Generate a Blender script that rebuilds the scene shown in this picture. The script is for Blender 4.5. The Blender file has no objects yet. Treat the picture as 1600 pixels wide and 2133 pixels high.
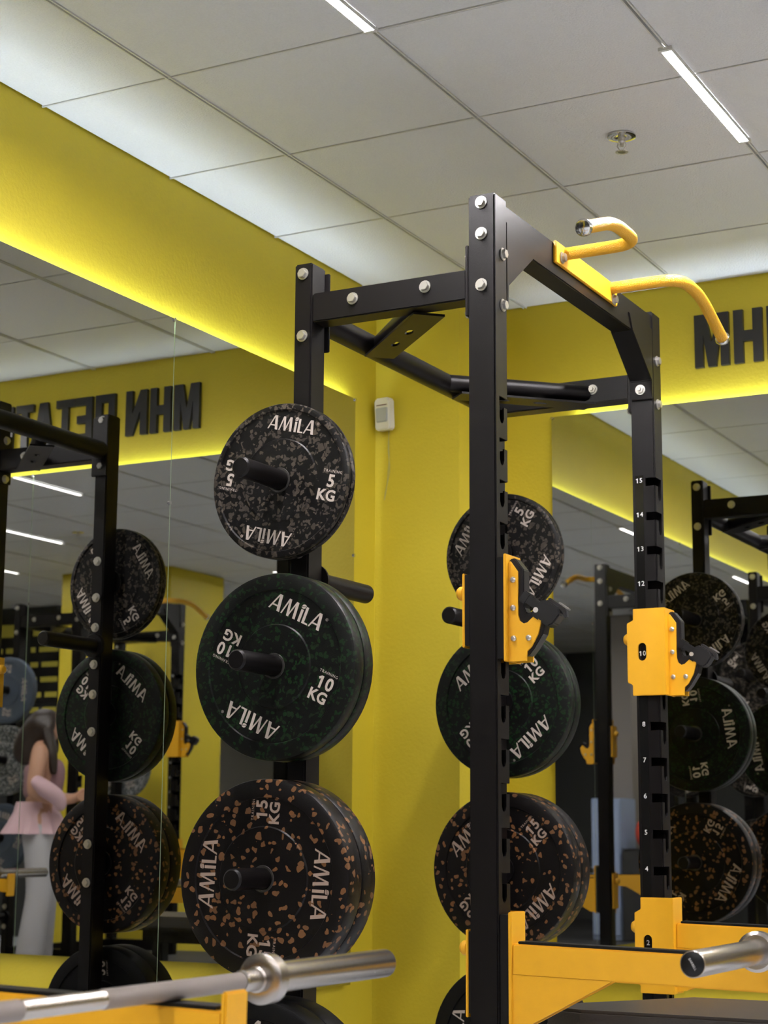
import bpy, bmesh, math, random
from mathutils import Vector, Matrix, Euler
random.seed(7)
PI = math.pi
R = math.radians
scene = bpy.context.scene
col = scene.collection

# ------------------------------------------------------------------ camera, world, exposure
CZ = 0.88                                    # lens height above the floor
YAW, PITCH, ROLL, FPX = 0.4893, 0.1782, 0.0061, 3708.9
cam_d = bpy.data.cameras.new('camera')
cam = bpy.data.objects.new('camera', cam_d); col.objects.link(cam)
cam_d.sensor_fit = 'HORIZONTAL'; cam_d.sensor_width = 36.0
cam_d.lens = FPX / 1600 * 36.0
fw = Vector((-math.sin(YAW) * math.cos(PITCH), math.cos(YAW) * math.cos(PITCH), math.sin(PITCH)))
rt = Vector((math.cos(YAW), math.sin(YAW), 0)); up = rt.cross(fw)
r2 = rt * math.cos(ROLL) + up * math.sin(ROLL); u2 = -rt * math.sin(ROLL) + up * math.cos(ROLL)
mw = Matrix((r2, u2, -fw)).transposed().to_4x4(); mw.translation = (0, 0, CZ)
cam.matrix_world = mw
cam_d.dof.use_dof = True; cam_d.dof.focus_distance = 4.3; cam_d.dof.aperture_fstop = 8.0
cam_d.clip_start = 0.05
scene.camera = cam

world = bpy.data.worlds.new('world'); scene.world = world; world.use_nodes = True
world.node_tree.nodes['Background'].inputs[0].default_value = (0.8, 0.85, 1.0, 1)
world.node_tree.nodes['Background'].inputs[1].default_value = 0.02
vs = scene.view_settings
vs.view_transform = 'Standard'; vs.look = 'None'; vs.gamma = 1.0; vs.use_curve_mapping = False
vs.exposure = 0.08
LED_POWER = 62.0          # strips behind the mirrors
LAMP_POWER = 680.0         # strip lamps in the ceiling grid
cy = scene.cycles
cy.max_bounces = 8; cy.diffuse_bounces = 4; cy.glossy_bounces = 6
cy.use_adaptive_sampling = True; cy.adaptive_threshold = 0.04
cy.sample_clamp_indirect = 6.0
cy.use_denoising = True

# ------------------------------------------------------------------ room numbers (metres)
XM, YM = -2.926, 5.842            # mirror planes
XL, YB = -2.951, 5.867            # wall planes behind them
XR, YF = 4.6, -6.2
ZC = 2.80                         # ceiling
ZT, ZB = 2.367, 0.388             # mirror top / bottom
GX, GY = -2.536, 3.566            # a node of the ceiling grid
XA, YA, L, W = -2.2, 3.728, 0.492, 1.108      # rack: rear near post, depth, width

# ------------------------------------------------------------------ materials
MATS = {}
def mat(name, color, rough=0.5, metal=0.0, bump=0.0, bscale=200.0, var=0.0, vscale=6.0, emit=None, estr=0.0, coat=0.0, spec=None):
    if name in MATS: return MATS[name]
    m = bpy.data.materials.new(name); m.use_nodes = True
    nt = m.node_tree; b = nt.nodes['Principled BSDF']
    b.inputs['Base Color'].default_value = (*color, 1); b.inputs['Roughness'].default_value = rough
    b.inputs['Metallic'].default_value = metal
    if coat: b.inputs['Coat Weight'].default_value = coat; b.inputs['Coat Roughness'].default_value = 0.15
    if spec is not None: b.inputs['Specular IOR Level'].default_value = spec
    if emit: b.inputs['Emission Color'].default_value = (*emit, 1); b.inputs['Emission Strength'].default_value = estr
    tc = nt.nodes.new('ShaderNodeTexCoord')
    if bump:
        n = nt.nodes.new('ShaderNodeTexNoise'); n.inputs['Scale'].default_value = bscale; n.inputs['Detail'].default_value = 3
        bp = nt.nodes.new('ShaderNodeBump'); bp.inputs['Strength'].default_value = bump; bp.inputs['Distance'].default_value = 0.003
        nt.links.new(tc.outputs['Object'], n.inputs['Vector']); nt.links.new(n.outputs['Fac'], bp.inputs['Height']); nt.links.new(bp.outputs['Normal'], b.inputs['Normal'])
    if var:
        n = nt.nodes.new('ShaderNodeTexNoise'); n.inputs['Scale'].default_value = vscale; n.inputs['Detail'].default_value = 5
        cr = nt.nodes.new('ShaderNodeMapRange'); cr.inputs['To Min'].default_value = 1 - var; cr.inputs['To Max'].default_value = 1 + var
        mx = nt.nodes.new('ShaderNodeVectorMath'); mx.operation = 'SCALE'; mx.inputs[0].default_value = color
        nt.links.new(tc.outputs['Object'], n.inputs['Vector']); nt.links.new(n.outputs['Fac'], cr.inputs['Value'])
        nt.links.new(cr.outputs['Result'], mx.inputs['Scale']); nt.links.new(mx.outputs['Vector'], b.inputs['Base Color'])
    MATS[name] = m
    return m

def fleck_mat(name, base, fleck, scale, thr, keep, distort=0.0, stretch=(1, 1, 1), rough=0.40, fleck2=None):
    """dark rubber with moulded-in crumb flecks"""
    m = bpy.data.materials.new(name); m.use_nodes = True; nt = m.node_tree; b = nt.nodes['Principled BSDF']; lk = nt.links.new
    b.inputs['Roughness'].default_value = rough; b.inputs['Specular IOR Level'].default_value = 0.2
    tc = nt.nodes.new('ShaderNodeTexCoord'); oi = nt.nodes.new('ShaderNodeObjectInfo')
    off = nt.nodes.new('ShaderNodeVectorMath'); off.operation = 'SCALE'; off.inputs[0].default_value = (3.1, 5.7, 2.3)
    lk(oi.outputs['Random'], off.inputs['Scale'])
    ad = nt.nodes.new('ShaderNodeVectorMath'); lk(tc.outputs['Object'], ad.inputs[0]); lk(off.outputs['Vector'], ad.inputs[1])
    mp = nt.nodes.new('ShaderNodeMapping'); mp.inputs['Scale'].default_value = stretch; lk(ad.outputs['Vector'], mp.inputs['Vector'])
    nz = nt.nodes.new('ShaderNodeTexNoise'); nz.inputs['Scale'].default_value = scale * 0.9; nz.inputs['Detail'].default_value = 1; lk(mp.outputs['Vector'], nz.inputs['Vector'])
    sb = nt.nodes.new('ShaderNodeVectorMath'); sb.operation = 'SUBTRACT'; sb.inputs[1].default_value = (0.5, 0.5, 0.5); lk(nz.outputs['Color'], sb.inputs[0])
    sc = nt.nodes.new('ShaderNodeVectorMath'); sc.operation = 'SCALE'; sc.inputs['Scale'].default_value = distort / scale; lk(sb.outputs['Vector'], sc.inputs[0])
    a2 = nt.nodes.new('ShaderNodeVectorMath'); lk(mp.outputs['Vector'], a2.inputs[0]); lk(sc.outputs['Vector'], a2.inputs[1])
    vo = nt.nodes.new('ShaderNodeTexVoronoi'); vo.inputs['Scale'].default_value = scale; lk(a2.outputs['Vector'], vo.inputs['Vector'])
    lt = nt.nodes.new('ShaderNodeMath'); lt.operation = 'LESS_THAN'; lt.inputs[1].default_value = thr; lk(vo.outputs['Distance'], lt.inputs[0])
    sp = nt.nodes.new('ShaderNodeSeparateColor'); lk(vo.outputs['Color'], sp.inputs['Color'])
    kp = nt.nodes.new('ShaderNodeMath'); kp.operation = 'LESS_THAN'; kp.inputs[1].default_value = keep; lk(sp.outputs['Red'], kp.inputs[0])
    mu = nt.nodes.new('ShaderNodeMath'); mu.operation = 'MULTIPLY'; lk(lt.outputs[0], mu.inputs[0]); lk(kp.outputs[0], mu.inputs[1])
    fm = nt.nodes.new('ShaderNodeMix'); fm.data_type = 'RGBA'
    fm.inputs['A'].default_value = (*fleck, 1); fm.inputs['B'].default_value = (*(fleck2 or fleck), 1); lk(sp.outputs['Green'], fm.inputs['Factor'])
    mx = nt.nodes.new('ShaderNodeMix'); mx.data_type = 'RGBA'; mx.inputs['A'].default_value = (*base, 1)
    lk(mu.outputs[0], mx.inputs['Factor']); lk(fm.outputs['Result'], mx.inputs['B']); lk(mx.outputs['Result'], b.inputs['Base Color'])
    n2 = nt.nodes.new('ShaderNodeTexNoise'); n2.inputs['Scale'].default_value = 420; lk(tc.outputs['Object'], n2.inputs['Vector'])
    bp = nt.nodes.new('ShaderNodeBump'); bp.inputs['Strength'].default_value = 0.25; bp.inputs['Distance'].default_value = 0.001
    lk(n2.outputs['Fac'], bp.inputs['Height']); lk(bp.outputs['Normal'], b.inputs['Normal'])
    MATS[name] = m
    return m

M_WALL = mat('yellow_wall_paint', (0.60, 0.475, 0.022), 0.6, bump=0.35, bscale=90, var=0.05, vscale=3)
M_TILE = mat('ceiling_tile', (0.72, 0.73, 0.75), 0.9, bump=0.9, bscale=170, var=0.07, vscale=150)
M_GRID = mat('ceiling_grid', (0.62, 0.62, 0.60), 0.5)
M_SLOT = mat('grid_slot', (0.05, 0.05, 0.05), 0.6)
M_FLOOR = mat('pale_bounce_floor', (0.56, 0.59, 0.65), 0.5, bump=0.1, bscale=150, var=0.08, vscale=30)  # pale bluish vinyl, lightened to bounce light onto the ceiling
M_RUBBER = mat('black_rubber_mat', (0.03, 0.03, 0.032), 0.65, bump=0.3, bscale=150, var=0.25, vscale=300)
M_DARKWALL = mat('charcoal_wall', (0.045, 0.048, 0.05), 0.6, bump=0.2, bscale=90)
M_GREY = mat('grey_brown_paint', (0.22, 0.20, 0.19), 0.6, bump=0.2, bscale=90)
M_PALE = mat('pale_wall', (0.55, 0.53, 0.49), 0.6, bump=0.2, bscale=90)
M_STEEL = mat('black_powder_coat', (0.0042, 0.0034, 0.0036), 0.36, bump=0.15, bscale=900, spec=0.22)
M_HOLE = mat('dark_slot', (0.004, 0.004, 0.004), 0.8)
M_YEL = mat('yellow_powder_coat', (0.74, 0.375, 0.012), 0.38, bump=0.12, bscale=700, var=0.06, vscale=30)
M_GRIP = mat('yellow_knurled_grip', (0.78, 0.40, 0.018), 0.35, bump=0.9, bscale=330)
M_BOLT = mat('zinc_bolt', (0.62, 0.60, 0.56), 0.3, 0.9)
M_CHROME = mat('chrome', (0.75, 0.74, 0.72), 0.12, 1.0)
M_BAR = mat('satin_steel', (0.42, 0.385, 0.35), 0.25, 1.0, bump=0.1, bscale=600)
M_KNURL = mat('knurled_steel', (0.30, 0.265, 0.25), 0.40, 1.0, bump=0.8, bscale=1300)
M_PLASTIC = mat('black_plastic', (0.006, 0.006, 0.0065), 0.35, spec=0.3)
M_LINER = mat('grey_black_liner', (0.012, 0.011, 0.012), 0.3, spec=0.35)
M_STRIP = mat('gloss_black_strip', (0.006, 0.006, 0.006), 0.18)
M_NUM = mat('number_print', (0.62, 0.61, 0.60), 0.6)
M_LETTER = mat('black_acrylic', (0.010, 0.010, 0.011), 0.35)
M_WHITE = mat('white_plastic', (0.72, 0.70, 0.62), 0.4)
M_LENS = mat('grey_lens', (0.42, 0.44, 0.46), 0.25)
M_PAD = mat('black_vinyl', (0.03, 0.027, 0.025), 0.42, bump=0.25, bscale=220, var=0.2, vscale=12)
M_PRINT5 = mat('cream_print', (0.50, 0.43, 0.38), 0.6)
M_PRINT15 = mat('tan_print', (0.33, 0.24, 0.19), 0.6)
M_INSERT = mat('dark_steel_insert', (0.10, 0.095, 0.09), 0.35, 0.8)
F5 = fleck_mat('grey_fleck_rubber', (0.004, 0.0035, 0.0035), (0.075, 0.060, 0.046), 80, 0.50, 0.62, 2.0, (1, 1, 1), fleck2=(0.04, 0.034, 0.029))
F10 = fleck_mat('green_fleck_rubber', (0.0035, 0.0038, 0.0035), (0.006, 0.030, 0.008), 88, 0.5, 0.5, 1.8, fleck2=(0.010, 0.018, 0.008))
F15 = fleck_mat('orange_fleck_rubber', (0.004, 0.003, 0.003), (0.17, 0.075, 0.028), 56, 0.40, 0.50, 1.2, fleck2=(0.13, 0.065, 0.03))
F20 = mat('plain_black_rubber', (0.004, 0.004, 0.0045), 0.5, bump=0.2, bscale=400, spec=0.15)
FBL = mat('blue_grey_rubber', (0.055, 0.075, 0.11), 0.5, bump=0.2, bscale=400)
FGR = fleck_mat('pale_fleck_rubber', (0.06, 0.065, 0.07), (0.35, 0.36, 0.36), 105, 0.5, 0.6, 1.5)
M_MIRROR = mat('mirror_silver', (0.58, 0.585, 0.56), 0.0, 1.0)
M_EDGE = mat('mirror_edge', (0.45, 0.55, 0.40), 0.2)
M_LED = mat('led_emitter', (1, 1, 1), 0.5, emit=(0.80, 0.94, 1.12), estr=LED_POWER)
M_LAMP = mat('lamp_diffuser', (1, 1, 1), 0.5, emit=(1.0, 0.96, 0.97), estr=LAMP_POWER)
M_SKIN = mat('skin', (0.50, 0.27, 0.18), 0.5)
M_HAIR = mat('dark_brown_hair', (0.022, 0.013, 0.010), 0.45, bump=0.5, bscale=80)
M_MAUVE = mat('mauve_cotton', (0.30, 0.17, 0.20), 0.8)
M_PINK = mat('pink_cotton', (0.68, 0.46, 0.52), 0.85)
M_JEANS = mat('pale_grey_denim', (0.47, 0.46, 0.50), 0.85, bump=0.3, bscale=120)
M_SHOE = mat('white_leather', (0.75, 0.75, 0.75), 0.5)
M_BOARDY = mat('yellow_print', (0.75, 0.66, 0.10), 0.6)
M_BLUE = mat('pale_blue_panel', (0.32, 0.40, 0.60), 0.5)
M_RED = mat('red_fabric', (0.55, 0.06, 0.03), 0.7)

# ------------------------------------------------------------------ mesh helpers
def tag(o, label=None, cat=None, group=None, kind=None):
    if label: o['label'] = label
    if cat: o['category'] = cat
    if group: o['group'] = group
    if kind: o['kind'] = kind
    return o
def empty(name, loc=(0, 0, 0), rot=(0, 0, 0)):
    o = bpy.data.objects.new(name, None); col.objects.link(o)
    o.location = loc; o.rotation_euler = rot; o.empty_display_size = 0.05
    return o
def inst(name, me, parent=None, loc=(0, 0, 0), rot=(0, 0, 0), scale=(1, 1, 1)):
    o = bpy.data.objects.new(name, me); col.objects.link(o)
    o.parent = parent; o.location = loc; o.rotation_euler = rot; o.scale = scale
    return o
class MB:
    """collects simple solids, then becomes one mesh"""
    def __init__(s): s.bm = bmesh.new()
    def _add(s, verts, faces, mtx=None):
        vs_ = [s.bm.verts.new(mtx @ Vector(v) if mtx else v) for v in verts]
        for f in faces:
            try: s.bm.faces.new([vs_[i] for i in f])
            except ValueError: pass
        return s
    def box(s, x0, x1, y0, y1, z0, z1, mtx=None):
        v = [(x0, y0, z0), (x1, y0, z0), (x1, y1, z0), (x0, y1, z0), (x0, y0, z1), (x1, y0, z1), (x1, y1, z1), (x0, y1, z1)]
        return s._add(v, [(0, 3, 2, 1), (4, 5, 6, 7), (0, 1, 5, 4), (1, 2, 6, 5), (2, 3, 7, 6), (3, 0, 4, 7)], mtx)
    def prism(s, poly, a0, a1, axis='Y', mtx=None):
        """poly in the plane normal to axis: Y -> (x,z), X -> (y,z), Z -> (x,y)"""
        def P(p, a): return (p[0], a, p[1]) if axis == 'Y' else ((a, p[0], p[1]) if axis == 'X' else (p[0], p[1], a))
        n = len(poly); v = [P(p, a0) for p in poly] + [P(p, a1) for p in poly]
        f = [tuple(range(n)), tuple(range(2 * n - 1, n - 1, -1))] + [(i, i + n, (i + 1) % n + n, (i + 1) % n) for i in range(n)]
        return s._add(v, f, mtx)
    def lathe(s, prof, axis='Y', seg=48, closed=False, mtx=None):
        """prof: (radius, along axis)"""
        v = []; n = len(prof)
        for k in range(seg):
            a = 2 * PI * k / seg; c, d = math.cos(a), math.sin(a)
            for r, t in prof:
                v.append((r * c, t, r * d) if axis == 'Y' else ((t, r * c, r * d) if axis == 'X' else (r * c, r * d, t)))
        f = []
        for k in range(seg):
            k2 = (k + 1) % seg
            for i in range(n if closed else n - 1):
                j = (i + 1) % n
                f.append((k * n + i, k2 * n + i, k2 * n + j, k * n + j))
        s._add(v, f, mtx)
        return s
    def tube(s, pts, r, seg=14, caps=True):
        pts = [Vector(p) for p in pts]; n = len(pts); rings = []
        nrm = None
        for i, p in enumerate(pts):
            t = (pts[min(i + 1, n - 1)] - pts[max(i - 1, 0)]).normalized()
            if nrm is None:
                nrm = t.orthogonal().normalized()
            else:
                nrm = (nrm - t * nrm.dot(t)).normalized()
            b = t.cross(nrm); rr = r[i] if isinstance(r, (list, tuple)) else r
            rings.append([s.bm.verts.new(p + (nrm * math.cos(2 * PI * k / seg) + b * math.sin(2 * PI * k / seg)) * rr) for k in range(seg)])
        for i in range(n - 1):
            for k in range(seg):
                s.bm.faces.new((rings[i][k], rings[i][(k + 1) % seg], rings[i + 1][(k + 1) % seg], rings[i + 1][k]))
        if caps:
            s.bm.faces.new(rings[0][::-1]); s.bm.faces.new(rings[-1])
        return s
    def mesh(s, name, m=None, smooth=False, bevel=0.0, merge=True):
        if merge: bmesh.ops.remove_doubles(s.bm, verts=s.bm.verts, dist=1e-6)
        bmesh.ops.recalc_face_normals(s.bm, faces=s.bm.faces)
        if bevel:
            es = [e for e in s.bm.edges if len(e.link_faces) == 2 and e.calc_face_angle(0) > 0.5]
            bmesh.ops.bevel(s.bm, geom=es, offset=bevel, segments=2, affect='EDGES', clamp_overlap=True)
        me = bpy.data.meshes.new(name); s.bm.to_mesh(me); s.bm.free()
        if m: me.materials.append(m)
        if smooth:
            for p in me.polygons: p.use_smooth = True
            me.set_sharp_from_angle(angle=R(35))
        return me
    def build(s, name, m, parent=None, loc=(0, 0, 0), rot=(0, 0, 0), smooth=False, bevel=0.0, merge=True):
        return inst(name, s.mesh(name, m, smooth, bevel, merge), parent, loc, rot)
def boxm(name, m, x0, x1, y0, y1, z0, z1, parent=None, bevel=0.0):
    return MB().box(x0, x1, y0, y1, z0, z1).build(name, m, parent, bevel=bevel)
def boolean_cut(me, cutter, m, smooth=False):
    a = bpy.data.objects.new('tmp_a', me); b = bpy.data.objects.new('tmp_b', cutter)
    col.objects.link(a); col.objects.link(b)
    md = a.modifiers.new('cut', 'BOOLEAN'); md.object = b; md.operation = 'DIFFERENCE'; md.solver = 'EXACT'; md.use_self = True
    dg = bpy.context.evaluated_depsgraph_get(); dg.update()
    out = bpy.data.meshes.new_from_object(a.evaluated_get(dg))
    bpy.data.objects.remove(a); bpy.data.objects.remove(b)
    out.materials.clear(); out.materials.append(m)
    return out
def text_mesh(body, size, depth, m, offset=0.0, spacing=1.0, align='CENTER'):
    """letters in the XZ plane facing -Y, centred"""
    cu = bpy.data.curves.new('t', 'FONT'); cu.body = body; cu.size = size; cu.extrude = depth / 2; cu.offset = offset
    cu.align_x = align; cu.align_y = 'CENTER'; cu.space_character = spacing; cu.resolution_u = 3
    o = bpy.data.objects.new('t', cu); col.objects.link(o)
    dg = bpy.context.evaluated_depsgraph_get(); dg.update()
    me = bpy.data.meshes.new_from_object(o.evaluated_get(dg))
    bpy.data.objects.remove(o); bpy.data.curves.remove(cu)
    me.transform(Matrix.Rotation(PI / 2, 4, 'X')); me.materials.clear(); me.materials.append(m)
    return me
def digits_mesh(body, size, depth, m, offset=0.0):
    """figures set one by one; the figure 1 gets a flag"""
    out = bmesh.new(); adv = .60 * size; x = -adv * (len(body) - 1) / 2; hcap = .70 * size; sw = .135 * size
    for ch in body:
        if ch == '1':
            g = MB().prism([(-sw * .3, -hcap / 2), (sw * .8, -hcap / 2), (sw * .8, hcap / 2), (-sw * .2, hcap / 2), (-sw * 1.55, hcap / 2 - sw * .85), (-sw * 1.1, hcap / 2 - sw * 1.75), (-sw * .3, hcap / 2 - sw * 1.2)], -depth / 2, depth / 2, 'Y').mesh('d')
        else: g = text_mesh(ch, size, depth, m, offset)
        g.transform(Matrix.Translation((x, 0, 0))); out.from_mesh(g); bpy.data.meshes.remove(g); x += adv
    me = bpy.data.meshes.new('figures'); out.to_mesh(me); out.free(); me.materials.append(m)
    return me
def rounded(path, rad, n=6):
    """polyline with rounded corners"""
    P = [Vector(p) for p in path]; out = [P[0]]
    for i in range(1, len(P) - 1):
        a, b, c = P[i - 1], P[i], P[i + 1]
        u, v = (a - b).normalized(), (c - b).normalized()
        d = min(rad, (a - b).length * 0.45, (c - b).length * 0.45)
        p0, p1 = b + u * d, b + v * d
        for k in range(n + 1):
            t = k / n
            out.append(p0 * (1 - t) ** 2 + b * 2 * t * (1 - t) + p1 * t ** 2)
    out.append(P[-1])
    return out
def copy_tree(o, parent=None):
    c = o.copy(); col.objects.link(c)
    if parent is not None: c.parent = parent
    for ch in o.children: copy_tree(ch, c)
    return c

# ------------------------------------------------------------------ the room shell
def struct(o): o['kind'] = 'structure'; return o
struct(boxm('floor', M_FLOOR, XL - .1, XR + .1, -2.0, YB + .1, -0.1, 0.0))
struct(boxm('floor_far_zone', M_RUBBER, XL - .1, XR + .1, YF - .1, -2.0, -0.1, 0.0))
struct(boxm('wall_left', M_WALL, XL - .12, XL, YF - .1, YB + .12, 0, ZC + .1))
struct(boxm('wall_back', M_WALL, XL, XR, YB, YB + .12, 0, ZC + .1))
struct(boxm('wall_right', M_PALE, XR, XR + .12, YF - .1, YB + .12, 0, ZC + .1))
struct(boxm('wall_front', M_DARKWALL, XL, XR, YF - .12, YF, 0, ZC + .1))
struct(boxm('wall_corner_pillar', M_WALL, XL, -2.62, 5.474, YB, 0, ZC - .004))
struct(boxm('wall_pier', M_WALL, 1.6, 2.6, .3, 1.0, 0, ZC - .004))
struct(boxm('wall_column', M_GREY, -0.40, -0.16, -3.5, -3.2, 0, ZC - .004))
struct(boxm('wall_board_side', M_DARKWALL, 2.6, XR, -.65, -.5, 0, ZC - .004))

# ceiling: slab + grid + tiles, each tile a piece
ceil = struct(boxm('ceiling', M_SLOT, XL - .1, XR + .1, YF - .1, YB + .1, ZC + .035, ZC + .1))
xs = [GX + .6 * i for i in range(-1, 12)]; xs = [x for x in xs if XL < x < XR]
ys = [GY + .6 * j for j in range(-15, 6)]; ys = [y for y in ys if YF < y < YB]
xe = [XL] + xs + [XR]; ye = [YF] + ys + [YB]
tile_cache = {}
for i in range(len(xe) - 1):
    for j in range(len(ye) - 1):
        w, d = xe[i + 1] - xe[i], ye[j + 1] - ye[j]
        key = (round(w, 3), round(d, 3))
        if key not in tile_cache:
            hx, hy = w / 2 - .0065, d / 2 - .0048
            tile_cache[key] = MB().box(-hx, hx, -hy, hy, 0.0, .022).mesh('ceiling_tile', M_TILE, bevel=.002)
        inst('ceiling_tile', tile_cache[key], ceil, ((xe[i] + xe[i + 1]) / 2, (ye[j] + ye[j + 1]) / 2, ZC + .001 + random.uniform(-.0006, .0012)))
for x in xs:                     # slotted main runners
    MB().box(x - .0075, x - .0035, YF, YB, ZC - .003, ZC + .02).box(x + .0035, x + .0075, YF, YB, ZC - .003, ZC + .02).build('grid_runner', M_GRID, ceil)
for y in ys:
    MB().box(XL, XR, y - .0024, y + .0024, ZC - .0005, ZC + .02).build('cross_tee', M_GRID, ceil)

# ------------------------------------------------------------------ mirrors on the left and back walls
def mirror(axis, a0, a1, label, clips):
    t = empty('wall_mirror', (XM, a0, ZB) if axis == 'Y' else (a0, YM, ZB))
    tag(t, label, 'mirror', 'mirror panels along the walls')
    n = a1 - a0 - .003; h = ZT - ZB
    if axis == 'Y':
        boxm('mirror_backing', M_EDGE, -.006, -.0006, 0, n, 0, h, t)
        MB()._add([(0, 0, 0), (0, n, 0), (0, n, h), (0, 0, h), (-.0005, 0, 0), (-.0005, n, 0), (-.0005, n, h), (-.0005, 0, h)], [(0, 1, 2, 3), (7, 6, 5, 4), (0, 4, 5, 1), (1, 5, 6, 2), (2, 6, 7, 3), (3, 7, 4, 0)]).build('mirror_glass', M_MIRROR, t)
    else:
        boxm('mirror_backing', M_EDGE, 0, n, .0006, .006, 0, h, t)
        MB().box(0, n, 0, .0005, 0, h).build('mirror_glass', M_MIRROR, t)
    clip = MB().lathe([(.0, -.003), (.006, -.003), (.006, .004), (.0, .004)], 'X' if axis == 'Y' else 'Y', 12).mesh('mirror_clip', M_CHROME, True)
    for z in clips:
        inst('mirror_clip', clip, t, (0, n - .002, z - ZB) if axis == 'Y' else (.002, 0, z - ZB))
    return t
ye_m = [5.282, 4.18, 2.93, 1.68, 0.43, -0.82, -2.07]
Lm = ['tall mirror panel on the left wall next to the yellow corner pillar',
      'tall left-wall mirror panel showing the reversed lettering and the reflected rack',
      'left-wall mirror panel third from the corner pillar, outside the picture edge',
      'left-wall mirror panel fourth from the corner pillar',
      'left-wall mirror panel fifth from the corner pillar', 'left-wall mirror panel farthest from the corner pillar']
for k in range(6): mirror('Y', ye_m[k + 1], ye_m[k], Lm[k], (ZT - .004, 1.815))
xe_m = [-2.425, -1.054, 0.317, 1.688, 3.06]
Bm = ['back-wall mirror panel beside the corner pillar, behind the right rack post', 'back-wall mirror panel second from the corner pillar',
      'back-wall mirror panel third from the corner pillar', 'back-wall mirror panel farthest from the corner pillar']
for k in range(4): mirror('X', xe_m[k], xe_m[k + 1], Bm[k], (ZT - .004, 1.815))

# led strips tucked behind the mirror tops, shining up the wall
o = boxm('led_strip', M_LED, XL + .003, XL + .013, -2.0, 5.26, ZT - .022, ZT - .018)
tag(o, 'white led strip glowing behind the top of the left-wall mirrors', 'led strip', 'led strips behind the mirrors')
o = boxm('led_strip', M_LED, -2.33, 3.0, YB - .013, YB - .003, ZT - .022, ZT - .018)
tag(o, 'white led strip glowing behind the top of the back-wall mirror', 'led strip', 'led strips behind the mirrors')

# strip lamps in the ceiling grid
lamps = [(-1.936, 2.92, 3.545, 'lit strip lamp in the ceiling cut by the top edge of the picture'),
         (-1.336, 3.985, 4.64, 'lit strip lamp in the ceiling at the upper right near the sprinkler'),
         (.464, 3.56, 4.16, 'upper strip lamp reflected in the left mirror beside the mirrored post'),
         (1.664, 2.2, 2.8, 'lower strip lamp reflected in the left mirror beside the mirrored post'),
         (-1.936, .53, 1.13, 'strip lamp reflected in the back mirror left of the numbered post'),
         (-1.936, -1.87, -1.27, 'strip lamp reflected in the back mirror near the right edge'),
         (1.064, -.15, .45, 'strip lamp reflected above the green plate in the left mirror'),
         (2.864, 1.2, 1.8, 'strip lamp reflected at the very left edge of the left mirror'),
         (-.136, 4.8, 5.4, 'added unseen strip lamp near the back wall, right of the picture'),  # added out of view to light the racks from the right
         (1.064, 4.4, 5.0, 'added unseen strip lamp above the rack opposite'),  # extra unseen lamp, more light from the right-hand side
         (-.136, -1.2, -.6, 'strip lamp in the ceiling behind the photographer'),
         (3.464, 3.2, 3.8, 'added unseen strip lamp by the pale right-hand wall'),  # added lamp, out of view, strengthens light from the right
         (1.064, -2.9, -2.3, 'strip lamp in the ceiling beyond the yellow pier'),
         (-1.336, -3.7, -3.1, 'strip lamp in the ceiling near the charcoal end wall')]
for x, y0, y1, lb in lamps:
    t = empty('strip_lamp', (x, y0, ZC)); tag(t, lb, 'ceiling lamp', 'strip lamps in the ceiling grid')
    n = y1 - y0
    MB().box(-.0125, .0125, 0, n, -.006, -.002).build('diffuser', M_LAMP, t)
    for s_ in (-1, 1): boxm('side_rail', M_GRID, min(.0125 * s_, .016 * s_), max(.0125 * s_, .016 * s_), 0, n, -.0085, .0, t)  # opaque lips added to keep the side glow off the tiles
    boxm('end_cap', M_GRID, -.018, .018, -.012, 0, -.009, .0, t); boxm('end_cap', M_GRID, -.018, .018, n, n + .012, -.009, .0, t)

# sprinklers
def sprinkler(x, y, lb):
    t = empty('sprinkler', (x, y, ZC)); tag(t, lb, 'sprinkler', 'ceiling sprinklers')
    MB().lathe([(.012, 0), (.040, -.001), (.040, -.004), (.026, -.006), (.012, -.004)], 'Z', 32).build('escutcheon', M_CHROME, t, smooth=True)
    MB().lathe([(.010, 0), (.010, -.018), (.006, -.022), (.006, -.03), (0, -.03)], 'Z', 16).build('nozzle', M_BOLT, t, smooth=True)
    f = MB()
    for s_ in (-1, 1): f.tube([(s_ * .009, 0, -.018), (s_ * .013, 0, -.03), (s_ * .004, 0, -.046)], .002, 6)
    f.build('frame_arm', M_BOLT, t)
    d = MB()
    for k in range(12):
        a = 2 * PI * k / 12
        d.prism([(-.002, .004), (.002, .004), (.0035, .018), (-.0035, .018)], -.049, -.0475, 'Z', Matrix.Rotation(a, 4, 'Z'))
    d.lathe([(0, -.0475), (.008, -.0475), (.008, -.049), (0, -.049)], 'Z', 16)
    d.build('deflector', M_BOLT, t)
sprinkler(-1.633, 4.465, 'chrome sprinkler head in the ceiling tile above the pull-up handles')
sprinkler(-1.636, 1.766, 'sprinkler head in the ceiling reflected in the back mirror')
sprinkler(1.3, 2.5, 'sprinkler head in the ceiling reflected in the left mirror')

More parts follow.
